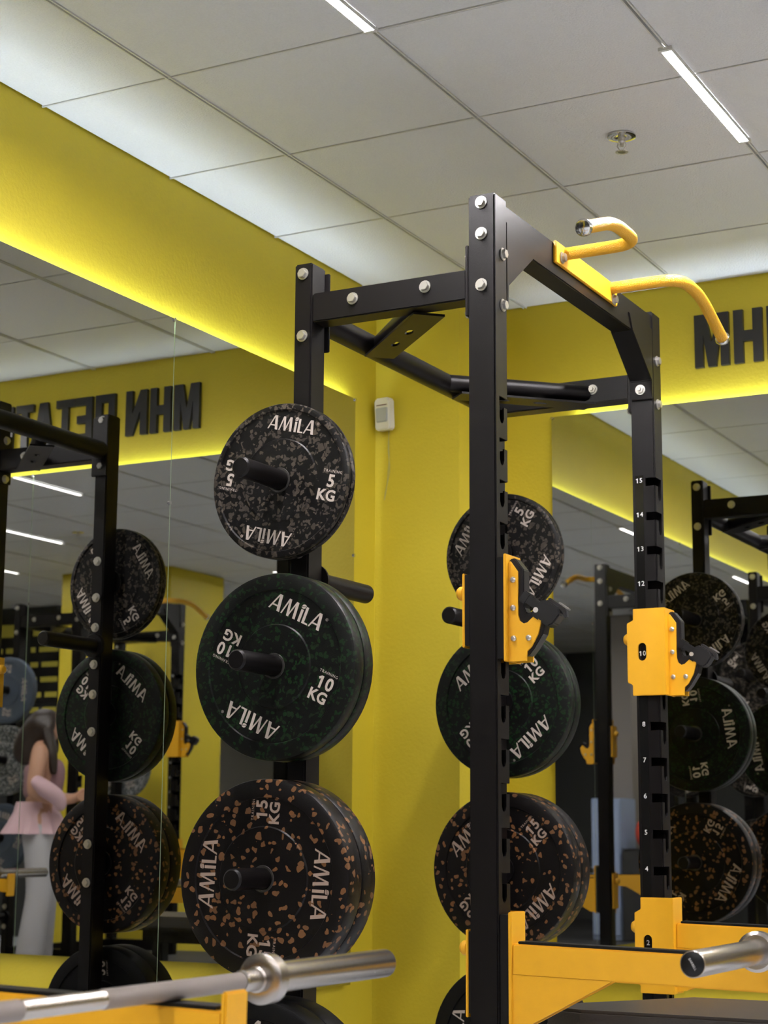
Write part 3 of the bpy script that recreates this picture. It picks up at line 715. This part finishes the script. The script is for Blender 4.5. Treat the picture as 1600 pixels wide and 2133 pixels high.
# ------------------------------------------------------------------ barbells
def make_barbell():
    t = empty('barbell')
    hl_ = .655; sl = .43
    MB().lathe([(0, -hl_), (.014, -hl_), (.014, -.50), (.0138, -.499), (.0138, .499), (.014, .50), (.014, hl_), (0, hl_)], 'Y', 24).build('shaft', M_BAR, t, smooth=True)
    for a, b in ((-.60, -.24), (.24, .60), (-.06, .06)):
        MB().lathe([(.0138, a), (.01455, a + .002), (.01455, b - .002), (.0138, b)], 'Y', 24).build('knurling', M_KNURL, t, smooth=True)
    for s_ in (-1, 1):
        p = [(.0145, hl_ - .055), (.0175, hl_ - .052), (.0175, hl_ - .012), (.021, hl_ - .01), (.021, hl_), (.034, hl_), (.0405, hl_ + .004), (.0405, hl_ + .028), (.034, hl_ + .034), (.025, hl_ + .034), (.025, hl_ + sl - .003), (.0235, hl_ + sl), (.0225, hl_ + sl), (.0225, hl_ + sl - .003), (0, hl_ + sl - .003)]
        sv = MB().lathe([(r, y * s_) for r, y in p], 'Y', 48).build('sleeve', M_BAR, t, smooth=True)
        MB().lathe([(0, (hl_ + sl + .0005) * s_), (.019, (hl_ + sl + .0005) * s_), (.022, (hl_ + sl - .001) * s_)], 'Y', 32).build('end_cap', M_PLASTIC, sv, smooth=True)
        inst('cap_lettering', text_mesh('BARBELL', .0062, .0003, M_NUM), sv, (0, (hl_ + sl + .0009) * s_, 0), (0, R(60), 0 if s_ < 0 else PI))
    return t
bar = make_barbell(); bar.location = (XA + L + .645, YA + W / 2, Z(-.2315)); bar.rotation_euler = (0, R(0), 0)
tag(bar, 'steel barbell across the yellow safety arms at the lower right', 'barbell', 'olympic barbells')
b2 = copy_tree(bar); b2.location = (-1.553, 1.845, Z(-.2320)); b2.rotation_euler = (0, 0, 0); tag(b2, 'steel barbell in the foreground at the lower left')
b4 = copy_tree(bar); b4.location = (X3 - .60, Y4 + W / 2, Z(-.2315)); tag(b4, 'barbell reflected behind the legs of the standing woman')

# ------------------------------------------------------------------ bench between the safety arms
t = empty('flat_bench', (-1.70, 4.22, 0)); tag(t, 'black vinyl flat bench under the yellow safety arms', 'bench')
pad = [(.0, -.20), (.10, -.235), (1.2, -.235), (1.2, .235), (.22, .235), (.03, -.06)]
MB().prism(pad, .425, .478, 'Z').build('pad', M_PAD, t, bevel=.008)
MB().prism([(x * .98 + .01, y * .97) for x, y in pad], .41, .426, 'Z').build('pad_base', M_PLASTIC, t)
boxm('spine', M_STEEL, .08, 1.15, -.03, .03, .34, .41, t, bevel=.003)
for x in (.16, 1.06):
    boxm('leg', M_STEEL, x - .03, x + .03, -.03, .03, .06, .34, t, bevel=.003)
    boxm('foot', M_STEEL, x - .03, x + .03, -.22, .22, 0, .06, t, bevel=.003)

# ------------------------------------------------------------------ the woman seen in the mirrors
def skin_mesh(name, pts, edges, radii, m, parent, root=0, sub=2):
    me = bpy.data.meshes.new(name); me.from_pydata(pts, edges, [])
    o = bpy.data.objects.new(name, me); col.objects.link(o)
    o.modifiers.new('skin', 'SKIN'); sd = o.modifiers.new('sub', 'SUBSURF'); sd.levels = sub; sd.render_levels = sub
    for i, v in enumerate(me.skin_vertices[0].data):
        r = radii[i]; v.radius = r if isinstance(r, tuple) else (r, r)
        v.use_root = (i == root)
    dg = bpy.context.evaluated_depsgraph_get(); dg.update()
    out = bpy.data.meshes.new_from_object(o.evaluated_get(dg)); bpy.data.objects.remove(o)
    out.materials.clear(); out.materials.append(m)
    for p in out.polygons: p.use_smooth = True
    return inst(name, out, parent)
# local axes: she faces +X, her right side is -Y; height 1.58
wm = empty('person', (1.12, 3.0, .06), (0, 0, PI + R(38))); tag(wm, 'person in mauve top, pink overshirt and pale jeans, reflected in mirror', 'person')
P = [(0, 0, .86), (0, 0, 1.0), (.01, 0, 1.13), (.0, 0, 1.27), (.01, 0, 1.345), (.035, 0, 1.40), (.05, 0, 1.47), (.04, 0, 1.535),   # 0-7 trunk, neck, head
     (-.01, -.155, 1.285), (-.05, -.20, 1.03), (.15, -.14, 1.0), (.21, -.11, 1.02),                                           # 8-11 right arm
     (-.01, .155, 1.285), (.0, .20, 1.03), (.19, .10, 1.01), (.25, .06, 1.04),                                               # 12-15 left arm
     (0, -.085, .80), (.01, -.09, .45), (-.03, -.095, .07), (0, .085, .80), (.04, .09, .45), (.02, .095, .07), (.06, -.1, .03), (.11, .1, .03)]
E_ = [(0, 1), (1, 2), (2, 3), (3, 4), (4, 5), (5, 6), (6, 7), (3, 8), (8, 9), (9, 10), (10, 11), (3, 12), (12, 13), (13, 14), (14, 15), (0, 16), (16, 17), (17, 18), (18, 22), (0, 19), (19, 20), (20, 21), (21, 23)]
RR = [(.11, .13), (.10, .115), (.10, .12), (.09, .12), .05, .062, .088, .06, .056, .047, .034, .022, .056, .047, .034, .022, .085, .055, .038, .085, .055, .038, .03, .03]
body = skin_mesh('body', P, E_, RR, M_SKIN, wm)
fc = MB()
fc.lathe([(0, .0), (.010, -.006), (.013, -.02), (0, -.03)], 'Z', 10, mtx=Matrix.Translation((.136, 0, 1.475)))
fc.build('nose', M_SKIN, wm, smooth=True)
for y in (-.033, .033):
    MB().lathe([(0, .009), (.007, .006), (.009, 0), (.007, -.006), (0, -.009)], 'Z', 10, mtx=Matrix.Translation((.122, y, 1.478))).build('eye', M_HAIR, wm, smooth=True)
    MB().lathe([(0, .022), (.010, .014), (.012, 0), (.008, -.014), (0, -.02)], 'Z', 10, mtx=Matrix.Translation((.035, y * 2.55, 1.462))).build('ear', M_SKIN, wm, smooth=True)
MB().box(.118, .128, -.02, .02, 1.425, 1.434).build('mouth', mat('lip', (.32, .10, .09), .5), wm, bevel=.003)
for s_, (wx, wy, wz) in ((-1, (.21, -.11, 1.02)), (1, (.25, .06, 1.04))):
    hd = MB().box(wx - .005, wx + .065, wy - .012, wy + .012, wz - .025, wz + .03).build('hand', M_SKIN, wm, bevel=.009)
    for k, ln in enumerate((.045, .055, .05, .038)):
        MB().tube([(wx + .055, wy, wz + .022 - k * .015), (wx + .06 + ln * .6, wy + .006 * s_, wz + .024 - k * .016), (wx + .058 + ln, wy - .012 * s_, wz + .018 - k * .016)], [.0085, .008, .006], 8).build('finger', M_SKIN, hd, smooth=True)
    MB().tube([(wx + .01, wy - .008 * s_, wz + .022), (wx + .035, wy - .022 * s_, wz + .042), (wx + .06, wy - .02 * s_, wz + .046)], [.010, .009, .0065], 8).build('thumb', M_SKIN, hd, smooth=True)
skin_mesh('long_hair', [(.035, 0, 1.56), (.015, 0, 1.49), (-.045, 0, 1.42), (-.085, 0, 1.32), (-.10, 0, 1.2), (.03, -.085, 1.42), (.055, -.115, 1.28), (.075, -.125, 1.15), (.06, .085, 1.42), (.07, .11, 1.28)],
          [(0, 1), (1, 2), (2, 3), (3, 4), (1, 5), (5, 6), (6, 7), (1, 8), (8, 9)], [(.065, .07), (.098, .098), (.085, .10), (.06, .11), (.03, .09), .035, .04, .02, .035, .03], M_HAIR, wm, 1)
skin_mesh('tank_top', [(0, 0, .97), (.012, 0, 1.08), (.022, 0, 1.17), (.0, 0, 1.255)], [(0, 1), (1, 2), (2, 3)], [(.115, .13), (.112, .128), (.125, .14), (.098, .125)], M_MAUVE, wm)
sk = MB(); prof = [(.125, .99), (.14, .93), (.165, .86), (.195, .80), (.188, .80), (.155, .865), (.13, .93)]
sk.lathe(prof, 'Z', 36, mtx=Matrix.Translation((-.02, 0, 0)) @ Matrix.Diagonal((1.0, .95, 1, 1)))
for v in sk.bm.verts:
    a = math.atan2(v.co.y, v.co.x); k = max(0, (.95 - v.co.z)) * .18
    v.co.x += math.cos(a) * math.sin(a * 9) * k; v.co.y += math.sin(a) * math.sin(a * 9) * k
sk.build('pink_overshirt', M_PINK, wm, smooth=True)
skin_mesh('folded_jumper', [(-.05, -.235, 1.13), (.03, -.235, 1.06), (.12, -.19, 1.01), (.13, -.19, .93)], [(0, 1), (1, 2), (2, 3)], [.035, .06, .055, .03], M_PINK, wm)
skin_mesh('jeans', [(0, 0, .93), (0, 0, .84), (0, -.088, .74), (.015, -.092, .45), (-.03, -.098, .10), (0, .088, .74), (.045, .092, .45), (.02, .098, .10), (-.035, -.098, .04), (.02, .098, .04)],
          [(0, 1), (1, 2), (2, 3), (3, 4), (4, 8), (1, 5), (5, 6), (6, 7), (7, 9)], [(.125, .135), (.13, .14), .098, .082, .09, .098, .082, .09, .092, .092], M_JEANS, wm, 1)
for x, y in ((-.03, -.098), (.02, .098)):
    MB().prism([(x - .09, 0), (x + .17, 0), (x + .175, .03), (x + .12, .05), (x + .05, .085), (x - .07, .085), (x - .095, .04)], y - .045, y + .045, 'Y').build('shoe', M_SHOE, wm, bevel=.014)
pt = MB().box(.30, .306, -.005, .075, 1.02, 1.17).build('paper_sheet', mat('white_paper', (.75, .76, .8), .7)); pt.parent = None
pt.location = (1.12, 3.0, .06); pt.rotation_euler = (0, 0, PI + R(38))
tag(pt, 'white sheet held by the person reflected in the mirror', 'paper')

# ------------------------------------------------------------------ far side of the room, seen only in the mirrors
def board(x0, x1, z0, z1, lb, rows):
    t = empty('notice_board', ((x0 + x1) / 2, -.5, (z0 + z1) / 2)); tag(t, lb, 'notice board', 'black boards with yellow print')
    w, h = (x1 - x0) / 2, (z1 - z0) / 2
    boxm('panel', M_LETTER, -w, w, 0, .02, -h, h, t)
    boxm('header_band', M_BOARDY, -w * .85, w * .8, .02, .022, h - .16, h - .05, t)
    rnd = random.Random(int(x0 * 100))
    for r_ in range(rows):
        x = -w * .85; z = h - .28 - r_ * .13
        for k in range(2):
            e = x + rnd.uniform(.10, .26)
            boxm('print_line', M_BOARDY, x, min(e, w * .9), .02, .0215, z - .022, z + .022, t); x = e + .04
board(4.18, 4.52, 1.95, 2.70, 'left black board with yellow header beyond the mirrored rack', 5)
board(3.76, 4.10, 1.95, 2.70, 'right black board with yellow header beyond the mirrored rack', 5)
t = empty('storage_cabinet', (-.30, -2.98, 0)); tag(t, 'pale blue storage cabinet in front of the grey column', 'cabinet')
boxm('body', M_BLUE, -.13, .13, -.2, .18, 0, 1.18, t, bevel=.006)
for s_ in (-1, 1):
    d = boxm('door', M_BLUE, min(.004 * s_, .125 * s_), max(.004 * s_, .125 * s_), .18, .195, .04, 1.15, t, bevel=.004)
    boxm('handle', M_STEEL, .03 * s_ - .006, .03 * s_ + .006, .195, .212, .5, .68, d)
skb = skin_mesh('gym_bag', [(-.16, 0, 1.32), (0, 0, 1.34), (.16, 0, 1.32)], [(0, 1), (1, 2)], [.12, .15, .12], M_RED, None)
skb.location = (-.585, -2.95, -.31); skb.scale = (.42, .8, .9); tag(skb, 'red gym bag on top of the black plyometric box', 'bag')
t = empty('plyometric_box', (-.585, -2.95, 0)); tag(t, 'black plyometric box beside the pale blue cabinet', 'box')
boxm('body', M_RUBBER, -.13, .13, -.2, .2, 0, .75, t, bevel=.01)
boxm('top_pad', M_PAD, -.135, .135, -.205, .205, .75, .76, t, bevel=.004)

# drop the construction-only names that Blender leaves behind
for me in list(bpy.data.meshes):
    if me.users == 0: bpy.data.meshes.remove(me)
